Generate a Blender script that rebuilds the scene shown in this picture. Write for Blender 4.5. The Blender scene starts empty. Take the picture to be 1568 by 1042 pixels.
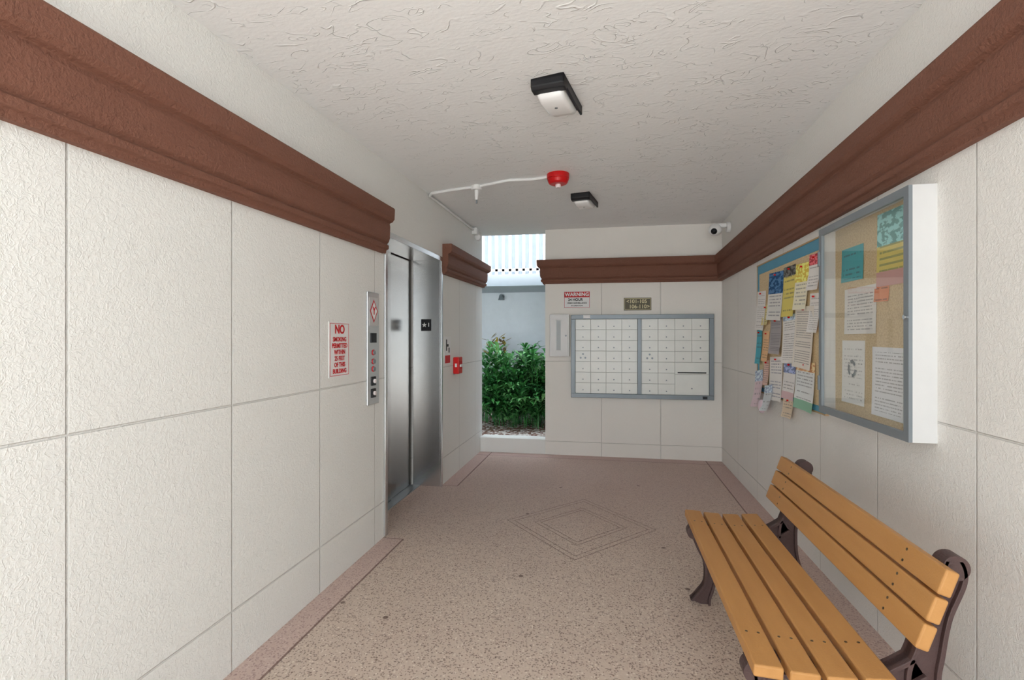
import bpy, bmesh, math, random
from mathutils import Vector, Matrix
random.seed(7)
S=bpy.context.scene
S.view_settings.view_transform='Standard'
S.view_settings.look='None'
S.view_settings.exposure=0.0
COL=S.collection
XL,XR,YB,ZC=-1.55,1.254,6.15,2.69
def zceil(x,y): return ZC+.05*((YB-y)/4.0)*(x+.15)
def lin(c):
    return tuple([(v/255/12.92 if v/255<=0.04045 else ((v/255+0.055)/1.055)**2.4) for v in c]+[1.0])
# ---------------------------------------------------------------- node helpers
class Tree:
    def __init__(s,name,rough=0.6,color=None,metal=0,spec=0.4):
        s.m=bpy.data.materials.new(name); s.m.use_nodes=True
        s.t=s.m.node_tree; s.b=s.t.nodes['Principled BSDF']
        s.b.inputs['Roughness'].default_value=rough
        s.b.inputs['Metallic'].default_value=metal
        s.b.inputs['Specular IOR Level'].default_value=spec
        if color: s.b.inputs['Base Color'].default_value=color
        s._p=None
    def put(s,i,v):
        if hasattr(v,'is_output'): s.t.links.new(v,i)
        else: i.default_value=v
    def M(s,op,*a):
        n=s.t.nodes.new('ShaderNodeMath'); n.operation=op
        for k,v in enumerate(a): s.put(n.inputs[k],v)
        return n.outputs[0]
    def pos(s):
        if s._p is None: s._p=s.t.nodes.new('ShaderNodeNewGeometry').outputs['Position']
        return s._p
    def sep(s,v):
        n=s.t.nodes.new('ShaderNodeSeparateXYZ'); s.put(n.inputs[0],v); return n.outputs
    def comb(s,x,y,z):
        n=s.t.nodes.new('ShaderNodeCombineXYZ')
        for k,v in enumerate((x,y,z)): s.put(n.inputs[k],v)
        return n.outputs[0]
    def scale(s,v,sc):
        n=s.t.nodes.new('ShaderNodeVectorMath'); n.operation='MULTIPLY'
        s.put(n.inputs[0],v); n.inputs[1].default_value=sc; return n.outputs[0]
    def noise(s,v,scale,detail=3,rough=0.5,dist=0,out=0):
        n=s.t.nodes.new('ShaderNodeTexNoise'); s.put(n.inputs['Vector'],v)
        n.inputs['Scale'].default_value=scale; n.inputs['Detail'].default_value=detail
        n.inputs['Roughness'].default_value=rough; n.inputs['Distortion'].default_value=dist
        return n.outputs[out]
    def vor(s,v,scale,feature='F1'):
        n=s.t.nodes.new('ShaderNodeTexVoronoi'); n.feature=feature; s.put(n.inputs['Vector'],v)
        n.inputs['Scale'].default_value=scale
        return n.outputs
    def mix(s,f,a,b,mode='MIX'):
        n=s.t.nodes.new('ShaderNodeMix'); n.data_type='RGBA'; n.blend_type=mode
        s.put(n.inputs[0],f); s.put(n.inputs[6],a); s.put(n.inputs[7],b); return n.outputs[2]
    def sstep(s,v,a,b,lo=0.,hi=1.):
        n=s.t.nodes.new('ShaderNodeMapRange'); n.interpolation_type='SMOOTHSTEP'
        s.put(n.inputs[0],v)
        for k,x in zip((1,2,3,4),(a,b,lo,hi)): n.inputs[k].default_value=x
        return n.outputs[0]
    def near(s,c,at,w):
        d=s.M('ABSOLUTE',s.M('SUBTRACT',c,at)); return s.sstep(d,w*.5,w*1.3,1.,0.)
    def rep(s,c,off,sp,w):
        q=s.M('DIVIDE',s.M('SUBTRACT',c,off),sp)
        f=s.M('SUBTRACT',s.M('FRACT',s.M('ADD',q,100.5)),0.5)
        d=s.M('MULTIPLY',s.M('ABSOLUTE',f),sp); return s.sstep(d,w*.5,w*1.3,1.,0.)
    def bump(s,h,strength=1.,dist=1.):
        n=s.t.nodes.new('ShaderNodeBump'); n.inputs['Strength'].default_value=strength
        n.inputs['Distance'].default_value=dist; s.put(n.inputs['Height'],h)
        s.t.links.new(n.outputs[0],s.b.inputs['Normal'])
    def color(s,c): s.put(s.b.inputs['Base Color'],c)

def stucco(T,amp=0.0035):
    p=T.pos()
    a=T.noise(p,70,4,.6,.3)
    r=T.M('ABSOLUTE',T.M('SUBTRACT',T.noise(p,42,2,.5,.9),.5))
    ridge=T.sstep(r,0.0,0.08,1.,0.)
    return T.M('ADD',T.M('MULTIPLY',a,amp),T.M('MULTIPLY',ridge,amp*.18))
def wall_mat(name,axis,off,zs,col,vw=True,amp=0.0029,sp=.67):
    T=Tree(name,.75,spec=.25)
    o=T.sep(T.pos()); a=o[axis]; z=o[2]
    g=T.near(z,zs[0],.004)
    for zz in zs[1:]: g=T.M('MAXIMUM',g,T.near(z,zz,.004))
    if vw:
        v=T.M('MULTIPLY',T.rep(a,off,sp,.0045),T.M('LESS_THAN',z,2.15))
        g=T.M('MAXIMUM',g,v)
    h=T.M('SUBTRACT',stucco(T,amp),T.M('MULTIPLY',g,.003))
    T.bump(h,1.,1.)
    n=T.noise(T.pos(),1.3,3)
    c=T.mix(n,col,tuple(x*.94 for x in col[:3])+(1,))
    c=T.mix(T.M('MULTIPLY',g,.22),c,lin((90,86,80)))  # groove shade painted into the wall colour
    T.color(c); return T.m
WALLC=lin((233,233,230))
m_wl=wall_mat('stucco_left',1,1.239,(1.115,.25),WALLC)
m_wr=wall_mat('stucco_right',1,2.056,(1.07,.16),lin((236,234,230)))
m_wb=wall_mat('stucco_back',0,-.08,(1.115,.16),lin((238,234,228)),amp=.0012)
T=Tree('stucco_plain',.75,WALLC,spec=.25); T.bump(stucco(T,.002)); m_plain=T.m
# ceiling skip trowel
T=Tree('ceiling_trowel',.8,spec=.2); p=T.scale(T.pos(),(1.,1.7,1.))
def strokes(sc,off,w,ms,a,b,ds):
    r=T.M('ABSOLUTE',T.M('SUBTRACT',T.noise(p,sc,1,.5,ds),off))
    return T.M('MULTIPLY',T.sstep(r,0.,w,1.,0.),T.sstep(T.noise(p,ms,2),a,b))
h=T.M('ADD',T.M('MULTIPLY',strokes(5,.5,.022,6,.5,.62,1.2),.0028),T.M('MULTIPLY',strokes(7,.44,.024,7,.50,.62,1.0),.0023))
h=T.M('ADD',h,T.M('MULTIPLY',strokes(6,.57,.02,8,.5,.62,1.3),.0022))
h=T.M('ADD',h,T.M('MULTIPLY',T.noise(p,34,4),.0016)); T.bump(h)
T.color(lin((237,238,239))); m_ceil=T.m
# brown trim
T=Tree('brown_trim_paint',.7,spec=.25); p=T.pos()
T.color(T.mix(T.noise(p,6,4),lin((126,86,71)),lin((117,79,65))))
T.bump(T.M('MULTIPLY',T.noise(p,70,4,.6),.0065)); m_trim=T.m
# floor aggregate
T=Tree('exposed_aggregate_floor',.55,spec=.35); p=T.pos(); o=T.sep(p)
x,y=o[0],o[1]
v=T.vor(p,75); hs=T.t.nodes.new('ShaderNodeSeparateColor'); T.t.links.new(v['Color'],hs.inputs[0])
base=T.mix(T.noise(p,1.6,4),lin((211,194,179)),lin((191,172,158)))
light=T.M('MULTIPLY',T.M('GREATER_THAN',hs.outputs[0],.72),T.sstep(v['Distance'],.25,.45,1.,0.))
base=T.mix(T.M('MULTIPLY',light,.55),base,lin((236,226,212)))
dark=T.M('MULTIPLY',T.M('LESS_THAN',hs.outputs[1],.22),T.sstep(v['Distance'],.2,.42,1.,0.))
base=T.mix(T.M('MULTIPLY',dark,.8),base,lin((110,86,76)))
v2=T.vor(p,160); h2=T.t.nodes.new('ShaderNodeSeparateColor'); T.t.links.new(v2['Color'],h2.inputs[0])
base=T.mix(T.M('MULTIPLY',T.M('LESS_THAN',h2.outputs[0],.15),.6),base,lin((98,76,68)))
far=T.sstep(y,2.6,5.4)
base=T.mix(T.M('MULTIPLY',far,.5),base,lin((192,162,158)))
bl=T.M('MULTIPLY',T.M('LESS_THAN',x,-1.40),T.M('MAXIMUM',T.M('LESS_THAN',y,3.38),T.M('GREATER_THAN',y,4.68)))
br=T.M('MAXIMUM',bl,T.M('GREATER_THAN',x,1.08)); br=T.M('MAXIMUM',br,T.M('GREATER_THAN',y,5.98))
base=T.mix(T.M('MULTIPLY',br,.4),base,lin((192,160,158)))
notel=T.M('MAXIMUM',T.M('LESS_THAN',y,3.38),T.M('GREATER_THAN',y,4.68))
ln=T.M('MULTIPLY',T.near(x,-1.40,.006),notel)
ln=T.M('MAXIMUM',ln,T.near(x,1.08,.006)); ln=T.M('MAXIMUM',ln,T.near(y,5.98,.005))
lx=T.M('LESS_THAN',x,-1.40)
ln=T.M('MAXIMUM',ln,T.M('MULTIPLY',lx,T.M('MAXIMUM',T.near(y,3.38,.005),T.near(y,4.68,.005))))
dd=T.M('ADD',T.M('DIVIDE',T.M('ABSOLUTE',T.M('ADD',x,.21)),.55),T.M('DIVIDE',T.M('ABSOLUTE',T.M('SUBTRACT',y,3.88)),.62))
dl=T.near(dd,1.,.010)
for k in (.9,.62,.53): dl=T.M('MAXIMUM',dl,T.near(dd,k,.009))
lines=T.M('MAXIMUM',ln,T.M('MULTIPLY',dl,.7))
base=T.mix(T.M('MULTIPLY',lines,.75),base,lin((98,66,58)))
sp=T.vor(p,3.1); base=T.mix(T.M('MULTIPLY',T.sstep(sp['Distance'],.035,.055,1.,0.),.75),base,lin((78,50,44)))
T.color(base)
h=T.M('SUBTRACT',T.M('MULTIPLY',v['Distance'],-.0012),T.M('MULTIPLY',lines,.003)); T.bump(h)
m_floor=T.m
def simple(name,c,rough=.5,metal=0,spec=.4,nz=0,ns=80):
    T=Tree(name,rough,metal=metal,spec=spec); col=lin(c)
    T.color(T.mix(T.noise(T.pos(),9,3),col,tuple(q*.9 for q in col[:3])+(1,)))
    if nz: T.bump(T.M('MULTIPLY',T.noise(T.pos(),ns,3),nz))
    return T.m
def steel(name,a,b,r0,r1):
    T=Tree(name,.28,metal=1); p=T.scale(T.pos(),(300,300,1.5))
    n=T.noise(p,1,2); T.color(T.mix(n,lin(a),lin(b)))
    T.put(T.b.inputs['Roughness'],T.sstep(n,0,1,r0,r1)); return T.m
m_steel=steel('brushed_stainless',(222,224,226),(214,216,218),.22,.26)
m_doorsteel=steel('door_stainless',(134,130,126),(126,123,120),.2,.24)
m_alu=simple('painted_aluminium_grey',(136,144,150),.4,.3)
m_white=simple('white_paint',(236,236,236),.5)
m_casew=simple('case_side_white',(214,214,214),.6)
m_cream=simple('mailbox_enamel',(238,239,234),.25)
m_black=simple('black_plastic',(26,26,30),.45)
m_red=simple('red_plastic',(205,22,26),.3)
m_redp=simple('red_ink',(200,40,45),.6)
m_blackp=simple('black_ink',(30,30,32),.6)
m_cream_ink=simple('cream_ink',(225,215,175),.6)
m_olive=simple('olive_plate',(92,86,66),.5)
m_lens=simple('frosted_lens',(246,246,246),.25)
m_strobe=simple('strobe_lens',(245,235,235),.15)
m_teal=simple('teal_board_paper',(92,158,186),.7)
m_iron=simple('bench_dark_brown_cast',(80,60,58),.5,nz=.002,ns=120)
m_plastic=simple('plastic_bag_film',(222,200,210),.2)
m_screw=simple('zinc_screw',(120,105,85),.4,.8)
T=Tree('bench_slat_plastic',.5,spec=.3); p=T.scale(T.pos(),(30,4,30))
T.color(T.mix(T.noise(p,1,4),lin((192,142,86)),lin((175,125,72))))
T.bump(T.M('MULTIPLY',T.noise(T.pos(),150,3),.0008)); m_slat=T.m
T=Tree('cork',.8); p=T.pos()
T.color(T.mix(T.sstep(T.noise(p,120,3),.35,.65),lin((226,206,168)),lin((208,184,144)))); m_cork=T.m
# glass (single sheet)
gm=bpy.data.materials.new('case_glass'); gm.use_nodes=True; t=gm.node_tree; t.nodes.remove(t.nodes['Principled BSDF'])
tr=t.nodes.new('ShaderNodeBsdfTransparent'); tr.inputs[0].default_value=(.97,.98,.975,1)
gl=t.nodes.new('ShaderNodeBsdfGlossy'); gl.inputs['Roughness'].default_value=.03
fr=t.nodes.new('ShaderNodeLayerWeight'); fr.inputs[0].default_value=.5
pw=t.nodes.new('ShaderNodeMath'); pw.operation='POWER'; t.links.new(fr.outputs['Facing'],pw.inputs[0]); pw.inputs[1].default_value=3
ma=t.nodes.new('ShaderNodeMath'); ma.operation='MULTIPLY_ADD'; t.links.new(pw.outputs[0],ma.inputs[0]); ma.inputs[1].default_value=.7; ma.inputs[2].default_value=.05
mx=t.nodes.new('ShaderNodeMixShader'); t.links.new(ma.outputs[0],mx.inputs[0]); t.links.new(tr.outputs[0],mx.inputs[1]); t.links.new(gl.outputs[0],mx.inputs[2])
t.links.new(mx.outputs[0],t.nodes['Material Output'].inputs[0]); m_glass=gm
# printed paper
def paper(name,c,ink=(80,80,88),rows=16,head=None,hfrac=.2,foot=None,seed=0,dens=.42):
    rows=int(rows*1.5)
    T=Tree(name,.7,spec=.2)
    uv=T.t.nodes.new('ShaderNodeTexCoord').outputs['UV']; o=T.sep(uv); u,v=o[0],o[1]
    row=T.M('MULTIPLY',v,float(rows)); f=T.M('FRACT',row); fl=T.M('FLOOR',row)
    band=T.M('MULTIPLY',T.M('GREATER_THAN',f,.32),T.M('LESS_THAN',f,.68))
    w=T.noise(T.comb(T.M('MULTIPLY',u,rows*1.6),T.M('MULTIPLY',fl,5.7),float(seed)),1,2)
    para=T.noise(T.comb(0.,T.M('MULTIPLY',fl,.9),float(seed)*3.3),1,1)
    k=T.M('MULTIPLY',band,T.M('MULTIPLY',T.M('GREATER_THAN',w,dens+.03),T.M('GREATER_THAN',para,.42)))
    for e in (T.M('GREATER_THAN',u,.1),T.M('LESS_THAN',u,.9),T.M('GREATER_THAN',v,.07),T.M('LESS_THAN',v,.93)): k=T.M('MULTIPLY',k,e)
    c0=T.mix(T.M('MULTIPLY',k,.5),lin(c),lin(ink))
    if head:
        blk=T.mix(T.sstep(T.noise(T.comb(T.M('MULTIPLY',u,6.),T.M('MULTIPLY',v,14.),float(seed)),1,2),.45,.55),lin(head),lin(tuple(min(255,q+60) for q in head)))
        c0=T.mix(T.M('GREATER_THAN',v,1-hfrac),c0,blk)
    if foot: c0=T.mix(T.M('LESS_THAN',v,.2),c0,lin(foot))
    T.color(c0); return T.m
# ---------------------------------------------------------------- mesh helpers
def group(name,loc):
    e=bpy.data.objects.new(name,None); e.empty_display_size=.1; e.location=loc; COL.objects.link(e); return e
def mkobj(name,bm,mat,parent=None,bevel=0,smooth=False,local=False,segs=2):
    bmesh.ops.recalc_face_normals(bm,faces=bm.faces)
    me=bpy.data.meshes.new(name); bm.to_mesh(me); bm.free()
    ms=mat if isinstance(mat,(list,tuple)) else [mat]
    for m in ms: me.materials.append(m)
    ob=bpy.data.objects.new(name,me); COL.objects.link(ob)
    if parent:
        ob.parent=parent
        if not local: ob.location=-parent.location
    if smooth:
        for q in me.polygons: q.use_smooth=True
    if bevel:
        b=ob.modifiers.new('bevel','BEVEL'); b.width=bevel; b.segments=segs; b.limit_method='ANGLE'; b.angle_limit=.7
    return ob
def addbox(bm,x0,x1,y0,y1,z0,z1,mi=0,mat=None):
    vs=[bm.verts.new((x,y,z)) for x in (x0,x1) for y in (y0,y1) for z in (z0,z1)]
    if mat is not None:
        for v in vs: v.co=mat@v.co
    fs=[]
    for f in ((0,1,3,2),(4,6,7,5),(0,4,5,1),(2,3,7,6),(0,2,6,4),(1,5,7,3)):
        q=bm.faces.new([vs[i] for i in f]); q.material_index=mi; fs.append(q)
    return vs
def box(name,x0,x1,y0,y1,z0,z1,mat,parent=None,bevel=0,local=False):
    bm=bmesh.new(); addbox(bm,x0,x1,y0,y1,z0,z1); return mkobj(name,bm,mat,parent,bevel,local=local)
def boxes(name,L,mat,parent=None,bevel=0,local=False):
    bm=bmesh.new()
    for b in L: addbox(bm,*b)
    return mkobj(name,bm,mat,parent,bevel,local=local)
def addcyl(bm,c,axis,r,h,seg=24,r2=None,mi=0):
    rot={'x':Matrix.Rotation(math.pi/2,4,'Y'),'y':Matrix.Rotation(math.pi/2,4,'X'),'z':Matrix.Identity(4)}[axis]
    res=bmesh.ops.create_cone(bm,cap_ends=True,segments=seg,radius1=r,radius2=r if r2 is None else r2,depth=h,matrix=Matrix.Translation(c)@rot)
    for v in res['verts']:
        for f in v.link_faces: f.material_index=mi
def cyl(name,c,axis,r,h,mat,parent=None,bevel=0,r2=None,local=False,seg=24):
    bm=bmesh.new(); addcyl(bm,Vector(c),axis,r,h,seg,r2); return mkobj(name,bm,mat,parent,bevel,local=local)
def tube(name,pts,r,mat,parent=None):
    cu=bpy.data.curves.new(name,'CURVE'); cu.dimensions='3D'; cu.bevel_depth=r; cu.bevel_resolution=3; cu.use_fill_caps=True
    s=cu.splines.new('POLY'); s.points.add(len(pts)-1)
    for k,q in enumerate(pts): s.points[k].co=(*q,1)
    tmp=bpy.data.objects.new('tmp',cu); COL.objects.link(tmp)
    dg=bpy.context.evaluated_depsgraph_get(); me=bpy.data.meshes.new_from_object(tmp.evaluated_get(dg))
    bpy.data.objects.remove(tmp); me.materials.clear(); me.materials.append(mat)
    ob=bpy.data.objects.new(name,me); COL.objects.link(ob)
    for q in me.polygons: q.use_smooth=True
    if parent: ob.parent=parent; ob.location=-parent.location
    return ob
ROT={'-Y':(math.pi/2,0,0),'+X':(math.pi/2,0,math.pi/2),'-X':(math.pi/2,0,-math.pi/2)}
def text(body,size,loc,face,mat,parent,bold=.0,sx=1.):
    cu=bpy.data.curves.new('t','FONT'); cu.body=body; cu.size=size; cu.align_x='CENTER'; cu.align_y='CENTER'; cu.extrude=.0006; cu.offset=bold; cu.space_line=.85
    tmp=bpy.data.objects.new('t',cu); COL.objects.link(tmp)
    dg=bpy.context.evaluated_depsgraph_get(); me=bpy.data.meshes.new_from_object(tmp.evaluated_get(dg)); bpy.data.objects.remove(tmp)
    me.materials.clear(); me.materials.append(mat)
    ob=bpy.data.objects.new('lettering',me); COL.objects.link(ob); ob.rotation_euler=ROT[face]; ob.scale=(sx,1,1)
    ob.parent=parent; ob.location=Vector(loc)-parent.location
    return ob
def sheet(name,face,plane,c,z,w,h,mat,parent,tilt=0,curl=.004):
    bm=bmesh.new(); uvl=bm.loops.layers.uv.new('UVMap'); nx,ny=4,5; g=[]
    for j in range(ny+1):
        for i in range(nx+1):
            u,v=i/nx,j/ny; a=(u-.5)*w; b=(v-.5)*h
            a,b=a*math.cos(tilt)-b*math.sin(tilt),a*math.sin(tilt)+b*math.cos(tilt)
            o=.0015+curl*((1-v)**2)*(.5+abs(u-.5))
            if face=='-X': co=(plane-o,c-a,z+b)
            elif face=='+X': co=(plane+o,c+a,z+b)
            else: co=(c+a,plane-o,z+b)
            g.append((bm.verts.new(co),u,v))
    for j in range(ny):
        for i in range(nx):
            idx=[j*(nx+1)+i,j*(nx+1)+i+1,(j+1)*(nx+1)+i+1,(j+1)*(nx+1)+i]
            f=bm.faces.new([g[k][0] for k in idx])
            for l,k in zip(f.loops,idx): l[uvl].uv=(g[k][1],g[k][2])
    return mkobj(name,bm,mat,parent,smooth=True)
# ---------------------------------------------------------------- shell
Y0=-1.6
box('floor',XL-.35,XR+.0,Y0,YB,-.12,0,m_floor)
bm=bmesh.new(); NX,NY=12,28; G=[]
for j in range(NY+1):
    for i in range(NX+1):
        x_=XL-.35+(XR-XL+.6)*i/NX; y_=Y0+(YB+.25-Y0)*j/NY; G.append(bm.verts.new((x_,y_,zceil(x_,y_))))
for j in range(NY):
    for i in range(NX): k=j*(NX+1)+i; bm.faces.new((G[k],G[k+NX+1],G[k+NX+2],G[k+1]))
for f in bm.faces: f.smooth=True
addbox(bm,XL-.35,XR+.25,Y0,YB+.25,2.86,3.1)
mkobj('ceiling',bm,m_ceil)
EY0,EY1,EZ=3.40,4.65,2.145; LE=6.25; ZT=2.95
bm=bmesh.new()
for b in ((XL-.35,XL,Y0,EY0,0,ZT),(XL-.35,XL,EY0,EY1,EZ,ZT),(XL-.35,XL,EY1,LE,0,ZT)): addbox(bm,*b)
mkobj('wall_left',bm,m_wl)
BX=-.745
box('wall_right',XR,XR+.25,Y0,YB+.25,-.12,ZT,m_wr)
box('wall_back',BX,XR,YB,YB+.22,-.12,ZT,m_wb)
box('trim_1',XL,BX,YB,YB+.2,-.12,.176,m_plain,bevel=.006)
PROF=[(0,0),(.028,0),(.032,.07),(.048,.09),(.05,.17),(.036,.2),(.05,.25),(.058,.34),(.06,.6),(.056,.66),(.078,.69),(.092,.75),(.095,.97),(.09,1.0),(0,1.0)]
def moulding(name,path,side=1):
    bm=bmesh.new(); P=[Vector(q[:2]) for q in path]; rings=[]
    for i,q in enumerate(P):
        ns=[]
        if i>0: d=(q-P[i-1]).normalized(); ns.append(Vector((-d.y,d.x))*side)
        if i<len(P)-1: d=(P[i+1]-q).normalized(); ns.append(Vector((-d.y,d.x))*side)
        n=ns[0] if len(ns)==1 else (ns[0]+ns[1])/(1+ns[0].dot(ns[1]))
        zb,zt=path[i][2:]
        rings.append([bm.verts.new((q.x+n.x*o,q.y+n.y*o,zb+(zt-zb)*z)) for o,z in PROF])
    for a,b in zip(rings,rings[1:]):
        for k in range(len(PROF)-1): bm.faces.new((a[k],a[k+1],b[k+1],b[k]))
    bm.faces.new(rings[0]); bm.faces.new(rings[-1])
    return mkobj(name,bm,m_trim,bevel=.004)
moulding('trim_2',[(XL,Y0,1.94,2.28),(XL,3.37,1.985,2.295)],-1)
moulding('trim_3',[(XL,4.69,2.0,2.29),(XL,LE,2.02,2.30),(XL-.3,LE,2.02,2.30)],-1)
moulding('trim_4',[(BX,YB+.2,2.04,2.32),(BX,YB,2.04,2.32),(XR,YB,2.035,2.32),(XR,Y0,2.112,2.50)],-1)
# ---------------------------------------------------------------- elevator
DX=-1.82
el=group('elevator_door',(XL-.15,(EY0+EY1)/2,0))
boxes('jambs',[(DX,XL,EY0,EY0+.02,0,EZ-.02),(DX,XL,EY1-.02,EY1,0,EZ-.02),(DX,XL,EY0,EY1,EZ-.02,EZ)],m_steel,el,bevel=.002)
boxes('frame_lip',[(XL,XL+.014,EY0-.012,EY0+.03,0,EZ-.03),(XL,XL+.014,EY1-.022,EY1+.012,0,EZ-.03),(XL,XL+.014,EY0-.012,EY1+.012,EZ-.03,EZ+.012)],m_steel,el,bevel=.003)
ym=(EY0+EY1)/2
box('door_panel_1',DX-.03,DX,EY0,ym+.1,.008,EZ,m_doorsteel,el,bevel=.003)
box('door_panel_2',DX-.06,DX-.022,ym+.08,EY1,.008,EZ,m_doorsteel,el,bevel=.003)
box('sill',DX-.06,DX+.07,EY0+.02,EY1-.02,0,.006,m_alu,el)
ep=Vector((-1.688,EY1-.02,1.517))
box('floor_plate',ep.x-.05,ep.x+.05,ep.y-.004,ep.y,ep.z-.055,ep.z+.055,m_black,el)
bm=bmesh.new(); pts=[]
for k in range(10):
    a=math.pi/2+k*math.pi/5; r=.026 if k%2==0 else .0105
    pts.append(bm.verts.new((ep.x-.018+r*math.cos(a),ep.y-.0055,ep.z+r*math.sin(a))))
bm.faces.new(pts); mkobj('star',bm,m_white,el)
text('1',.05,(ep.x+.026,ep.y-.006,ep.z),'-Y',m_white,el,.001)
# call panel
cp=group('elevator_call_panel',(XL,3.205,1.33))
box('plate',XL,XL+.012,3.12,3.29,.955,1.70,m_steel,cp,bevel=.003)
box('pictogram_panel',XL+.012,XL+.014,3.14,3.27,1.475,1.665,simple('plate_print',(200,200,200),.5),cp)
bm=bmesh.new(); xx=XL+.0155
for r0,mi in ((.058,0),(.046,1)):
    q=[bm.verts.new((xx+mi*.001,3.205+dx*r0,1.575+dz*r0*1.35)) for dx,dz in ((0,1),(1,0),(0,-1),(-1,0))]
    f=bm.faces.new(q); f.material_index=mi
mkobj('fire_pictogram',bm,[m_redp,m_white],cp)
text('Y',.07,(xx+.002,3.205,1.575),'+X',m_redp,cp,.002)
box('display',XL+.012,XL+.016,3.165,3.245,1.365,1.43,m_black,cp)
for k,z in enumerate((1.30,1.24,1.19)):
    cyl('key_switch_%d'%k,(XL+.017,3.205,z),'x',.015,.012,m_alu,cp); cyl('red_ring_%d'%k,(XL+.0135,3.205,z),'x',.019,.004,m_redp,cp)
for k,z in enumerate((1.11,1.03)):
    box('button_box_%d'%k,XL+.012,XL+.018,3.175,3.235,z-.03,z+.03,m_black,cp,bevel=.003); cyl('button_%d'%k,(XL+.022,3.205,z),'x',.014,.012,m_strobe,cp)
# no smoking sign
sg=group('no_smoking_sign',(XL,2.78,1.33))
box('plate',XL,XL+.004,2.665,2.895,1.17,1.49,m_white,sg)
boxes('border',[(XL+.004,XL+.005,2.673,2.887,1.178,1.181),(XL+.004,XL+.005,2.673,2.887,1.479,1.482),(XL+.004,XL+.005,2.673,2.676,1.178,1.482),(XL+.004,XL+.005,2.884,2.887,1.178,1.482)],m_redp,sg)
text('NO',.07,(XL+.0055,2.78,1.445),'+X',m_redp,sg,.0022)
for k,s in enumerate(('SMOKING','PERMITTED','WITHIN','25 FEET','OF THIS','BUILDING')):
    text(s,.036,(XL+.0055,2.78,1.388-.037*k),'+X',m_redp,sg,.0010,sx=.95)
# small fire sign + pull station
fs=group('fire_safety_sign',(XL,4.84,1.27))
box('plate',XL,XL+.004,4.74,4.94,1.14,1.41,m_white,fs)
bm=bmesh.new(); 
addbox(bm,XL+.004,XL+.005,4.76,4.92,1.15,1.225,0); addbox(bm,XL+.004,XL+.005,4.79,4.82,1.27,1.38,1); addbox(bm,XL+.004,XL+.005,4.82,4.87,1.31,1.335,1);addbox(bm,XL+.004,XL+.005,4.87,4.9,1.25,1.3,1)
mkobj('printing',bm,[m_redp,m_blackp],fs)
pl=group('fire_alarm_pull_station',(XL,5.10,1.12))
box('body',XL,XL+.06,5.03,5.17,1.03,1.2,m_red,pl,bevel=.008)
box('face_recess',XL+.06,XL+.064,5.05,5.15,1.08,1.16,m_redp,pl,bevel=.002)
box('pull_handle',XL+.06,XL+.078,5.055,5.145,1.10,1.125,m_white,pl,bevel=.004)
box('side_label',XL+.02,XL+.042,5.0285,5.0315,1.10,1.135,m_white,pl)
# ---------------------------------------------------------------- back wall signs
def text_sign(nm,x0,x1,z0,z1,m): 
    g=group(nm,((x0+x1)/2,YB,(z0+z1)/2)); box('plate',x0,x1,YB-.006,YB,z0,z1,m,g,bevel=.001); return g
w=text_sign('warning_sign',-.526,-.21,1.745,1.95,m_white)
boxes('red_band',[(-.518,-.218,YB-.0075,YB-.006,1.875,1.942),(-.518,-.218,YB-.0075,YB-.006,1.752,1.756),(-.518,-.514,YB-.0075,YB-.006,1.752,1.90),(-.222,-.218,YB-.0075,YB-.006,1.752,1.90)],m_redp,w)
text('WARNING',.058,(-.368,YB-.009,1.908),'-Y',m_white,w,.002)
text('24 HOUR',.042,(-.385,YB-.008,1.846),'-Y',m_blackp,w,.0012)
text('VIDEO SURVEILLANCE',.023,(-.368,YB-.008,1.806),'-Y',m_blackp,w,.0008)
text('IN OPERATION',.02,(-.368,YB-.008,1.776),'-Y',m_blackp,w,.0005)
n=text_sign('unit_number_sign',.175,.485,1.715,1.86,m_olive)
boxes('border',[(.182,.478,YB-.0075,YB-.006,1.848,1.852),(.182,.478,YB-.0075,YB-.006,1.723,1.727),(.182,.186,YB-.0075,YB-.006,1.725,1.85),(.474,.478,YB-.0075,YB-.006,1.725,1.85)],m_cream_ink,n)
text('<101-105',.06,(.32,YB-.008,1.817),'-Y',m_cream_ink,n,.001)
text('106-110>',.06,(.35,YB-.008,1.757),'-Y',m_cream_ink,n,.001)
# white cabinet
wb=group('wall_document_cabinet',(-.57,YB,1.42))
box('body',-.682,-.452,YB-.10,YB,1.175,1.672,m_white,wb,bevel=.008)
box('door',-.668,-.466,YB-.108,YB-.10,1.19,1.657,m_white,wb,bevel=.004)
box('window',-.605,-.545,YB-.1095,YB-.108,1.25,1.60,simple('frosted_window',(170,176,178),.3),wb)
boxes('window_frame',[(-.61,-.6,YB-.112,YB-.108,1.24,1.61),(-.55,-.54,YB-.112,YB-.108,1.24,1.61),(-.61,-.54,YB-.112,YB-.108,1.6,1.61),(-.61,-.54,YB-.112,YB-.108,1.24,1.25)],m_white,wb)
cyl('lock',(-.49,YB-.113,1.42),'y',.01,.01,m_alu,wb)
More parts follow.
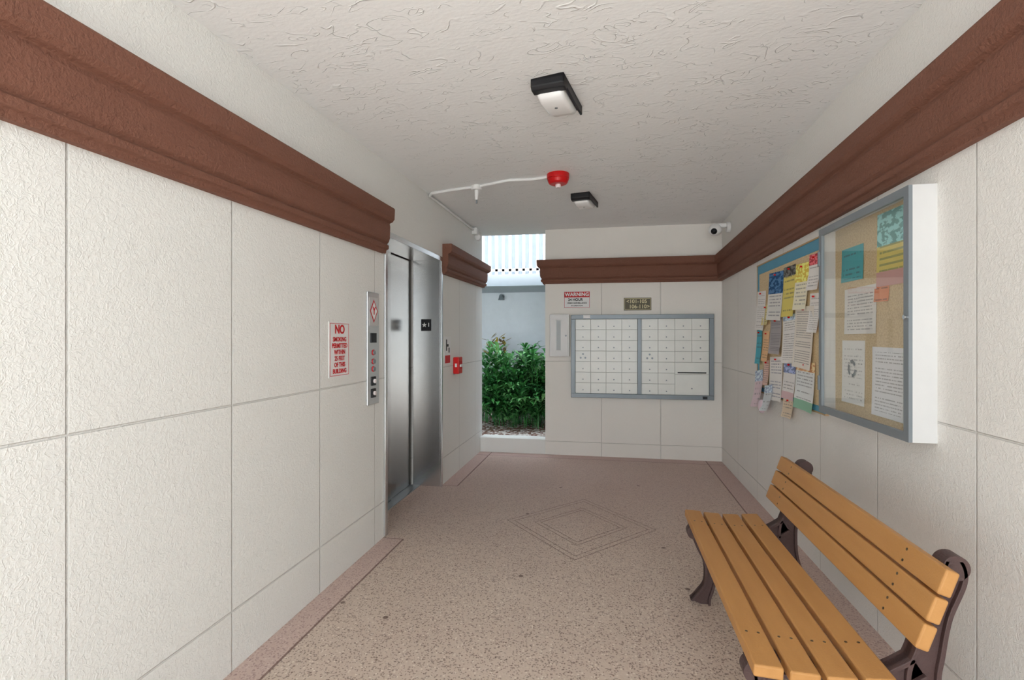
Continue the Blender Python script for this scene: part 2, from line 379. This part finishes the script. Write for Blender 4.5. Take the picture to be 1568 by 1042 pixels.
# ---------------------------------------------------------------- mailboxes
mb=group('mailbox_cluster',(.364,YB,1.18))
x0,x1,z0,z1,fw=-.434,1.162,.695,1.664,.05
bm=bmesh.new()
for b in ((x0,x1,z1-fw,z1),(x0,x1,z0,z0+fw),(x0,x0+fw,z0+fw,z1-fw),(x1-fw,x1,z0+fw,z1-fw),(.328,.372,z0+fw,z1-fw)): addbox(bm,b[0],b[1],YB-.06,YB,b[2],b[3])
mkobj('frame',bm,m_alu,mb,bevel=.004)
box('back_panel',x0+fw,x1-fw,YB-.02,YB,z0+fw,z1-fw,simple('mailbox_carcass',(180,180,177),.5),mb)
doors=bmesh.new(); locks=bmesh.new(); slots=bmesh.new()
def mdoor(a,b,c,d,lock=True,plate=False):
    g=.0016; addbox(doors,a+g,b-g,YB-.036,YB-.02,c+g,d-g)
    if plate:
        for q in ((.35,.35),(.65,.35),(.5,.7)): addcyl(locks,Vector((a+(b-a)*q[0],YB-.039,c+(d-c)*q[1])),'y',.011,.008,14)
    elif lock: addcyl(locks,Vector((a+(b-a)*.5,YB-.039,c+(d-c)*.32)),'y',.007,.007,14)
R=7; zz0,zz1=z0+fw,z1-fw; rh=(zz1-zz0)/R
for (a,b) in ((x0+fw,.328),(.372,x1-fw)):
    cw=(b-a)/4
    for i in range(4):
        for j in range(R):
            if a>0 and i>=2 and j<3: continue
            mdoor(a+i*cw,a+(i+1)*cw,zz0+j*rh,zz0+(j+1)*rh,plate=(i==0 and j==3))
a=.372; cw=(x1-fw-a)/4; a+=2*cw
mdoor(a,x1-fw,zz0,zz0+1.9*rh); mdoor(a,x1-fw,zz0+1.9*rh,zz0+3*rh,lock=False)
addbox(slots,a+.03,x1-fw-.03,YB-.040,YB-.036,zz0+1.9*rh+.012,zz0+1.9*rh+.026)
mkobj('mailbox_doors',doors,m_cream,mb,bevel=.0015); mkobj('door_locks',locks,m_alu,mb); mkobj('mail_slot',slots,m_black,mb)
box('serial_label',1.04,1.09,YB-.0615,YB-.06,.705,.735,m_black,mb)
box('top_label',-.29,-.21,YB-.0615,YB-.06,1.625,1.66,m_white,mb)
# ---------------------------------------------------------------- ceiling lights
def ceil_light(loc,rz):
    g=group('ceiling_light_fixture',loc); g.rotation_euler=(0,0,rz)
    box('base_plate',-.085,.085,-.20,.20,-.022,0,m_black,g,bevel=.006,local=True)
    bm=bmesh.new()
    pr=[(-.20,0),(-.20,-.045),(-.185,-.062),(-.14,-.064),(-.12,-.03),(-.12,0)]
    A=[bm.verts.new((-.085,y,z)) for y,z in pr]; B=[bm.verts.new((.085,y,z)) for y,z in pr]
    bm.faces.new(A); bm.faces.new(B[::-1])
    for k in range(len(pr)): j=(k+1)%len(pr); bm.faces.new((A[k],A[j],B[j],B[k]))
    mkobj('end_housing',bm,m_black,g,bevel=.004,local=True)
    box('side_rail',.072,.085,-.2,.2,-.05,0,m_black,g,bevel=.004,local=True)
    bm=bmesh.new(); pr=[(-.15,-.02),(-.148,-.078),(-.10,-.095),(.06,-.088),(.15,-.06),(.178,-.02)]
    A=[bm.verts.new((-.070,y,z)) for y,z in pr]; B=[bm.verts.new((.066,y,z)) for y,z in pr]
    bm.faces.new(A); bm.faces.new(B[::-1])
    for k in range(len(pr)): j=(k+1)%len(pr); bm.faces.new((A[k],A[j],B[j],B[k]))
    mkobj('lens',bm,m_lens,g,bevel=.02,local=True,segs=4,smooth=True)
    bm=bmesh.new(); addcyl(bm,Vector((0,-.03,-.091)),'z',.008,.008,16); mkobj('photocell',bm,m_alu,g,local=True)
ceil_light((-.262,2.71,zceil(-.262,2.71)+.002),math.radians(-10))
ceil_light((-.215,4.81,zceil(-.215,4.81)+.002),math.radians(-10))
# fire alarm strobe + conduit
fa=group('fire_alarm_strobe',(-.39,4.05,zceil(-.39,4.05)+.002))
cyl('base',(0,0,-.02),'z',.088,.04,m_red,fa,bevel=.004,local=True,seg=40)
cyl('body',(0,0,-.06),'z',.07,.045,m_red,fa,bevel=.012,local=True,r2=.088,seg=40)
cyl('strobe_lens',(0,0,-.095),'z',.022,.03,m_strobe,fa,bevel=.008,local=True)
cd=group('electrical_conduit',(-1.08,4.17,ZC))
def zt(x,y,d=.012): return (x,y,zceil(x,y)-d)
tube('ceiling_run',[zt(-.46,4.06),zt(-.6,4.09),zt(-.78,4.06),zt(-.95,4.12),zt(-1.08,4.17),zt(-1.3,4.2),zt(-1.5,4.25),zt(-1.535,4.30,.02),zt(-1.535,4.6,.025),zt(-1.535,5.78,.04)],.012,m_white,cd)
z_=zceil(-1.08,4.17)
cyl('junction_box',(-1.08,4.17,z_-.02),'z',.045,.04,m_white,cd,bevel=.006)
cyl('sensor_stem',(-1.08,4.17,z_-.075),'z',.014,.09,m_white,cd,r2=.02)
cyl('sensor_tip',(-1.08,4.17,z_-.13),'z',.007,.04,m_alu,cd)
box('corner_box',XL,XL+.06,5.76,5.85,ZC-.10,ZC-.02,m_white,cd,bevel=.006)
cyl('corner_lamp',(XL+.05,5.87,ZC-.12),'y',.035,.07,m_white,cd,bevel=.006)
# security camera
sc=group('security_camera',(XR,5.75,2.55))
cyl('wall_base',(XR-.02,5.75,2.56),'x',.055,.04,m_white,sc,bevel=.006)
box('arm',XR-.14,XR-.03,5.72,5.78,2.555,2.60,m_white,sc,bevel=.012)
bm=bmesh.new(); bmesh.ops.create_uvsphere(bm,u_segments=28,v_segments=18,radius=.066,matrix=Matrix.Translation((XR-.15,5.74,2.535))); mkobj('turret_ball',bm,m_white,sc,smooth=True)
bm=bmesh.new(); bmesh.ops.create_uvsphere(bm,u_segments=20,v_segments=14,radius=.034,matrix=Matrix.Translation((XR-.167,5.70,2.515))); mkobj('camera_lens',bm,m_black,sc,smooth=True)
# ---------------------------------------------------------------- display case
dc=group('notice_display_case',(XR,2.71,1.49))
y0,y1,z0,z1,xf=2.27,3.147,.988,1.998,1.168
boxes('cabinet_sides',[(xf,XR,y0,y0+.012,z0,z1),(xf,XR,y1-.012,y1,z0,z1),(xf,XR,y0+.012,y1-.012,z1-.012,z1),(xf,XR,y0+.012,y1-.012,z0,z0+.012)],m_casew,dc)
box('cork_backing',XR-.02,XR,y0+.012,y1-.012,z0+.012,z1-.012,m_cork,dc)
fw=.036
boxes('door_frame',[(xf-.014,xf,y0,y0+fw,z0+fw,z1-fw),(xf-.014,xf,y1-fw,y1,z0+fw,z1-fw),(xf-.014,xf,y0,y1,z1-fw,z1),(xf-.014,xf,y0,y1,z0,z0+fw)],m_alu,dc)
bm=bmesh.new(); bm.faces.new([bm.verts.new((xf-.006,a,b)) for a,b in ((y0+fw,z0+fw),(y1-fw,z0+fw),(y1-fw,z1-fw),(y0+fw,z1-fw))]); mkobj('glass_door',bm,m_glass,dc)
cyl('lock',(xf-.018,y0+.018,1.48),'x',.009,.01,m_steel,dc)
boxes('hinges',[(xf-.02,xf-.012,y1-.012,y1+.003,z0+.12,z0+.2),(xf-.02,xf-.012,y1-.012,y1+.003,z1-.2,z1-.12)],m_alu,dc)
pb=XR-.0205
P=[(2.93,1.778,.24,.175,paper('p_teal',(84,182,192),rows=5,seed=1)),
(2.557,1.80,.245,.335,paper('p_map',(232,216,130),(60,120,110),8,head=(120,180,180),hfrac=.45,foot=(214,170,166),seed=2,dens=.3)),
(2.85,1.535,.33,.235,paper('p_w1',(238,236,232),rows=10,seed=3)),
(2.64,1.60,.13,.07,paper('p_or',(235,160,124),rows=3,seed=4)),
(2.92,1.222,.25,.325,paper('p_w2',(240,240,238),rows=12,seed=5,dens=.5)),
(2.58,1.195,.29,.32,paper('p_w3',(238,240,244),rows=14,seed=6))]
for k,(c,z,w_,h_,m) in enumerate(P): sheet('notice_%d'%(k+1),'-X',pb,c,z,w_,h_,m,dc,random.uniform(-.02,.02))
bm=bmesh.new()
for k in range(3):
    a=k*2*math.pi/3+.5; b=a+1.5
    for s in range(5):
        t0=a+(b-a)*s/5; t1=a+(b-a)*(s+1)/5
        q=[bm.verts.new((pb-.008,2.92-r*math.cos(t),1.24+r*math.sin(t))) for r,t in ((.028,t0),(.045,t0),(.045,t1),(.028,t1))]
        bm.faces.new(q)
mkobj('recycling_symbol',bm,m_alu,dc)
# ---------------------------------------------------------------- bulletin board
bb=group('bulletin_board',(XR,3.99,1.48))
box('cork_panel',XR-.014,XR,3.28,4.67,.95,2.0,m_cork,bb)
boxes('teal_border',[(XR-.016,XR-.014,3.28,4.67,1.925,2.0),(XR-.016,XR-.014,4.62,4.67,.95,1.925),(XR-.016,XR-.014,3.28,4.62,.95,.99)],m_teal,bb)
boxes('edge_frame',[(XR-.02,XR,3.27,4.68,1.995,2.005),(XR-.02,XR,3.27,4.68,.945,.955),(XR-.02,XR,4.665,4.675,.955,1.995)],simple('pine_edge',(190,160,120),.6),bb)
pb=XR-.0165
W=(240,238,235)
Q=[(4.55,1.62,.24,.32,W,dict(rows=14)),(4.6,1.32,.15,.28,(84,178,196),dict(rows=6)),
(4.17,1.71,.34,.36,(235,235,230),dict(rows=10,ink=(20,40,90),head=(30,80,130),hfrac=.45)),
(3.865,1.72,.24,.35,(232,216,120),dict(rows=8,head=(70,70,66),hfrac=.2)),
(3.63,1.73,.23,.30,(245,240,215),dict(rows=8,head=(236,208,90),hfrac=.4)),
(3.43,1.80,.18,.22,W,dict(rows=8,head=(190,70,80),hfrac=.3)),
(4.17,1.41,.26,.27,(178,174,176),dict(rows=16,dens=.3)),
(3.865,1.39,.27,.34,W,dict(rows=14,head=(160,180,205),hfrac=.12)),
(3.60,1.40,.32,.40,(236,230,220),dict(rows=18,dens=.35)),
(4.4,1.33,.16,.24,(238,196,150),dict(rows=8)),(4.42,1.58,.16,.16,(234,220,160),dict(rows=6)),
(4.16,1.09,.30,.33,W,dict(rows=10,ink=(40,60,120))),
(3.87,1.10,.24,.26,(240,238,236),dict(rows=8,head=(130,145,185),hfrac=.3,foot=(226,196,200))),
(3.58,1.09,.32,.31,(234,238,238),dict(rows=10,head=(232,176,132),hfrac=.2,foot=(150,196,170))),
(3.89,.91,.2,.14,(232,214,190),dict(rows=5)),(3.43,1.55,.16,.24,W,dict(rows=12)),
(4.4,1.12,.14,.2,(232,200,186),dict(rows=8))]
for k,(c,z,w_,h_,col,kw) in enumerate(Q):
    sheet('flyer_%d'%(k+1),'-X',pb-.0012*(k%5),c,z,w_,h_,paper('flyer_%d'%k,col,seed=k+10,**kw),bb,random.uniform(-.05,.05),.02)
bm=bmesh.new()
for (c,z,*r) in [(q[0],q[1]+q[3]/2-.02) for q in Q]: addcyl(bm,Vector((pb-.012,c,z)),'x',.006,.012,10)
mkobj('push_pins',bm,m_red,bb)
for k,(c,z,w_,h_) in enumerate(((4.55,.98,.22,.30),(4.3,.93,.2,.2))):
    sheet('hanging_bag_%d'%(k+1),'-X',pb-.014,c,z,w_,h_,paper('bag_%d'%k,(230,210,218) if k==0 else (222,228,232),rows=5,seed=40+k,dens=.5,head=(170,186,214),hfrac=.3),bb,.12,.05)
bm=bmesh.new(); bmesh.ops.create_uvsphere(bm,u_segments=16,v_segments=10,radius=.05,matrix=Matrix.Translation((XR-.05,4.42,.85))@Matrix.Diagonal((.6,1,1.1,1)))
mkobj('plastic_bag_bottom',bm,m_plastic,bb,smooth=True)
# ---------------------------------------------------------------- bench
bn=group('park_bench',(.75,2.28,0))
BY0,BY1=1.60,2.98
def slat(name,cx,cz,w,th,ang):
    bm=bmesh.new(); M=Matrix.Translation((cx,0,cz))@Matrix.Rotation(-ang,4,'Y')
    addbox(bm,-w/2,w/2,BY0,BY1,-th/2,th/2,mat=M)
    mkobj(name,bm,m_slat,bn,bevel=.006,segs=3)
    bm=bmesh.new()
    for y in (1.78,2.80):
        for dx in (-.018,.018):
            c=M@Vector((dx,0,th/2+.0002)); c.y=y
            res=bmesh.ops.create_cone(bm,cap_ends=True,segments=12,radius1=.0045,radius2=.0045,depth=.002,matrix=Matrix.Translation(c)@Matrix.Rotation(-ang,4,'Y'))
    mkobj(name+'_screws',bm,m_screw,bn)
for k in range(4): slat('seat_slat_%d'%(k+1),.455+.098*k,.435-(.004,.012,.014,.006)[k],.082,.036,math.radians((-3,-2,1,4)[k]))
bx0,bz0,bx1,bz1=.845,.535,.925,.765
ang=math.atan2(bz1-bz0,bx1-bx0)
for k in range(3):
    t=(k+.5)/3; slat('back_slat_%d'%(k+1),bx0+(bx1-bx0)*t,bz0+(bz1-bz0)*t,.073,.036,ang)
def cat(P,n=8):
    out=[]
    Q=[P[0]]+P+[P[-1]]
    for i in range(1,len(Q)-2):
        for s in range(n):
            t=s/n; a,b,c,d=[Vector(q) for q in Q[i-1:i+3]]
            out.append(.5*((2*b)+(c-a)*t+(2*a-5*b+4*c-d)*t*t+(3*b-a-3*c+d)*t**3))
    out.append(Vector(P[-1])); return out
def ribbon(bm,P,yc,hy,off=0,wd=None):
    C=cat(P); A=[];
    for i,c in enumerate(C):
        t=(C[min(i+1,len(C)-1)]-C[max(i-1,0)]); t=Vector((t.x,t.y)).normalized(); nn=Vector((-t.y,t.x))
        w=c.z/2
        if wd is None: a,b=-w,w
        else: a,b=off*w-wd*(off>0),off*w+wd*(off<0)
        A.append([bm.verts.new((c.x+nn.x*s,y,c.y+nn.y*s)) for s,y in ((a,yc-hy),(b,yc-hy),(b,yc+hy),(a,yc+hy))])
    for r,s in zip(A,A[1:]):
        for k in range(4): bm.faces.new((r[k],r[(k+1)%4],s[(k+1)%4],s[k]))
    bm.faces.new(A[0]); bm.faces.new(A[-1])
STR=[[(.972,.76,.045),(.97,.71,.075),(.935,.60,.07),(.912,.49,.078),(.895,.40,.09),(.915,.26,.075),(.985,.12,.06),(1.04,.03,.08),(1.06,0.0,.10)],
     [(.425,.385,.045),(.47,.40,.05),(.58,.388,.055),(.70,.378,.06),(.80,.385,.07),(.89,.44,.07)],
     [(.455,.395,.05),(.485,.33,.085),(.525,.22,.07),(.52,.11,.055),(.49,.04,.075),(.475,0.0,.11)],
     [(.525,.21,.05),(.60,.31,.04),(.70,.345,.035),(.80,.31,.04),(.90,.24,.05)]]
for k,yc in enumerate((1.71,2.86)):
    bm=bmesh.new()
    for st in STR:
        ribbon(bm,st,yc,.014)
        for o in (-1,1): ribbon(bm,st,yc,.028,o,.013)
    addcyl(bm,Vector((.978,yc,.738)),'y',.036,.056,28)
    addcyl(bm,Vector((.44,yc,.375)),'y',.034,.056,28)
    mkobj('cast_leg_%d'%(k+1),bm,m_iron,bn,bevel=.002)
# ---------------------------------------------------------------- outside
T=Tree('mulch_gravel',.9); p=T.pos(); v=T.vor(p,28); s_=T.t.nodes.new('ShaderNodeSeparateColor'); T.t.links.new(v['Color'],s_.inputs[0])
c=T.mix(T.noise(p,30,3),lin((110,80,68)),lin((150,112,98))); c=T.mix(T.M('GREATER_THAN',s_.outputs[0],.6),c,lin((225,216,210)))
T.color(c); T.bump(T.M('MULTIPLY',v['Distance'],-.02)); m_mulch=T.m
m_farw=simple('far_wall_paint',(230,235,240),.8,nz=.002)
m_slab=simple('slab_edge_paint',(192,200,208),.8)
m_conc=simple('concrete_walk',(218,217,213),.8,nz=.002)
box('garden_bed_ground',-6,3.5,YB+.25,9.6,-.12,.10,m_mulch)
box('wall_neighbour',-6,3.5,9.6,9.8,-.12,8,m_farw)
box('wall_sky_blocker_left',-6.2,-6,-.7,9.8,-.12,8,m_farw)  # added out of view, closes this end to cut sky light on the garden
box('wall_sky_blocker_right',3.5,3.7,-.7,9.8,-.12,8,m_farw)  # unseen end wall, added to keep sky light off the garden
box('wall_sky_blocker_upper',-6,3.5,-1.5,6.38,3.1,8,m_farw)  # unseen mass added above the ceiling to darken the garden
box('upper_walkway_slab',-6,3.5,8.35,9.6,2.25,2.44,m_slab)
box('sky_blocker_slab',-6,3.5,8.1,9.6,4.9,5.1,m_slab)  # unseen slab, added to dim the railing and the wall behind it
rl=group('balcony_railing',(-1.5,8.42,2.44))
L=[(-6,3.5,8.40,8.45,3.45,3.51),(-6,3.5,8.41,8.44,2.50,2.54)]
xx=-6
while xx<3.45: L.append((xx,xx+.045,8.41,8.44,2.44,3.45)); xx+=.115
boxes('pickets',L,m_white,rl)
dn=group('wall_flood_light',(-1.99,9.6,2.18))
cyl('base',(-1.99,9.585,2.18),'y',.05,.03,m_alu,dn); cyl('head',(-1.99,9.53,2.15),'z',.06,.09,m_alu,dn,r2=.035)
box('ground',-14,14,-16,14,-.3,-.12,m_conc)
# plants
def leafmat(nm,a,b,r):
    T=Tree(nm,r); p=T.pos(); T.color(T.mix(T.sstep(T.noise(p,8,3),.35,.65),lin(a),lin(b))); return T.m
m_leaf=leafmat('shrub_leaf',(76,146,74),(34,88,46),.3)
m_leaf2=leafmat('shrub_leaf_light',(146,202,132),(92,162,92),.35)
m_crot=leafmat('croton_leaf',(218,198,90),(104,80,48),.4)
def shrub(name,L):
    bm=bmesh.new()
    for (cx,cy,H,n,spread) in L:
      z0=.09
      for _ in range(n):
        a=random.uniform(0,2*math.pi); h=H*random.uniform(.35,1.0); r=spread*random.uniform(.3,1.)
        bx,by=cx+random.uniform(-.2,.2),cy+random.uniform(-.12,.12)
        pts=[]
        for s in range(8):
            t=s/7; zz=z0+h*(1.2*t-.35*t**2.6); pts.append(Vector((bx+math.cos(a)*r*t**1.4,by+math.sin(a)*r*t**1.4,zz)))
        side=Vector((-math.sin(a),math.cos(a),0)); mi=1 if random.random()<.3 else 0
        for s in range(2,8):
            d=(pts[s]-pts[s-1]).normalized()
            for sg in (-1,1) if s<7 else (-1,0,1):
                ll=random.uniform(.17,.27); wd=random.uniform(.024,.036)
                ax=(side*sg*random.uniform(.7,1.)+d*random.uniform(.5,.9)+Vector((0,0,random.uniform(-.1,.3)))).normalized()
                nrm=ax.cross(Vector((0,0,1))).normalized(); up=nrm.cross(ax)
                o=pts[s]; L0=[]
                for t,wk,dz in ((0,.15,0),(.3,.85,.01),(.6,1.,-.005),(.85,.55,-.04),(1.,0.02,-.075)):
                    c=o+ax*ll*t+Vector((0,0,dz)); L0.append((bm.verts.new(c-nrm*wd*wk+up*.008*wk),bm.verts.new(c),bm.verts.new(c+nrm*wd*wk+up*.008*wk)))
                for A,B in zip(L0,L0[1:]):
                    for q in ((A[0],A[1],B[1],B[0]),(A[1],A[2],B[2],B[1])):
                        f=bm.faces.new(q); f.material_index=mi; f.smooth=True
        for s in range(7):
            w=side*.006; q=[bm.verts.new(x) for x in (pts[s]-w,pts[s]+w,pts[s+1]+w,pts[s+1]-w)]; bm.faces.new(q)
    me=bpy.data.meshes.new(name); bm.to_mesh(me); bm.free(); me.materials.append(m_leaf); me.materials.append(m_leaf2)
    ob=bpy.data.objects.new(name,me); COL.objects.link(ob); return ob
shrub('leafy_garden_shrub',((-1.75,7.75,1.22,40,.5),(-1.2,7.65,1.27,42,.5),(-.65,7.8,1.22,34,.5),(-2.35,7.9,1.15,28,.45),(-1.5,8.0,1.36,34,.45),(-1.0,8.05,1.36,34,.45),(-1.5,7.4,.75,26,.35),(-1.0,7.4,.7,24,.35)))
def croton(name,cx,cy,z0,H):
    bm=bmesh.new()
    for _ in range(110):
        a=random.uniform(0,6.28); zz=z0+H*random.uniform(.6,.92); el_=random.uniform(-.1,.9); l=random.uniform(.12,.19)
        d=Vector((math.cos(a)*math.cos(el_),math.sin(a)*math.cos(el_),math.sin(el_))); s=Vector((-math.sin(a),math.cos(a),0))*.035
        o=Vector((cx+random.uniform(-.16,.16),cy+random.uniform(-.08,.08),zz)); q=[bm.verts.new(x) for x in (o,o+d*l*.5-s,o+d*l,o+d*l*.5+s)]; bm.faces.new(q)
    addcyl(bm,Vector((cx,cy,z0+H*.45)),'z',.015,H*.95,8)
    return mkobj(name,bm,m_crot)
croton('croton_plant',-1.98,9.1,.09,1.42)
# ---------------------------------------------------------------- light
W_=bpy.data.worlds.new('sky'); S.world=W_; W_.use_nodes=True; bg=W_.node_tree.nodes['Background']
bg.inputs[0].default_value=(.86,.95,1.0,1); bg.inputs[1].default_value=4.8
sl=bpy.data.lights.new('sun','SUN'); sl.energy=15; sl.angle=.02; sl.color=(1,.985,.96)
so=bpy.data.objects.new('sun',sl); COL.objects.link(so); so.location=(3,-6,10); so.rotation_euler=(math.radians(20),0,math.radians(14))
S.cycles.diffuse_bounces=8; S.cycles.max_bounces=12
# ---------------------------------------------------------------- camera
cam=bpy.data.cameras.new('camera'); co=bpy.data.objects.new('camera',cam); COL.objects.link(co)
cam.sensor_width=36; cam.lens=790/1568*36; cam.shift_y=-.0025; cam.clip_start=.03
co.location=(0,0,1.4); co.rotation_euler=(math.pi/2,0,math.radians(10.6)); S.camera=co
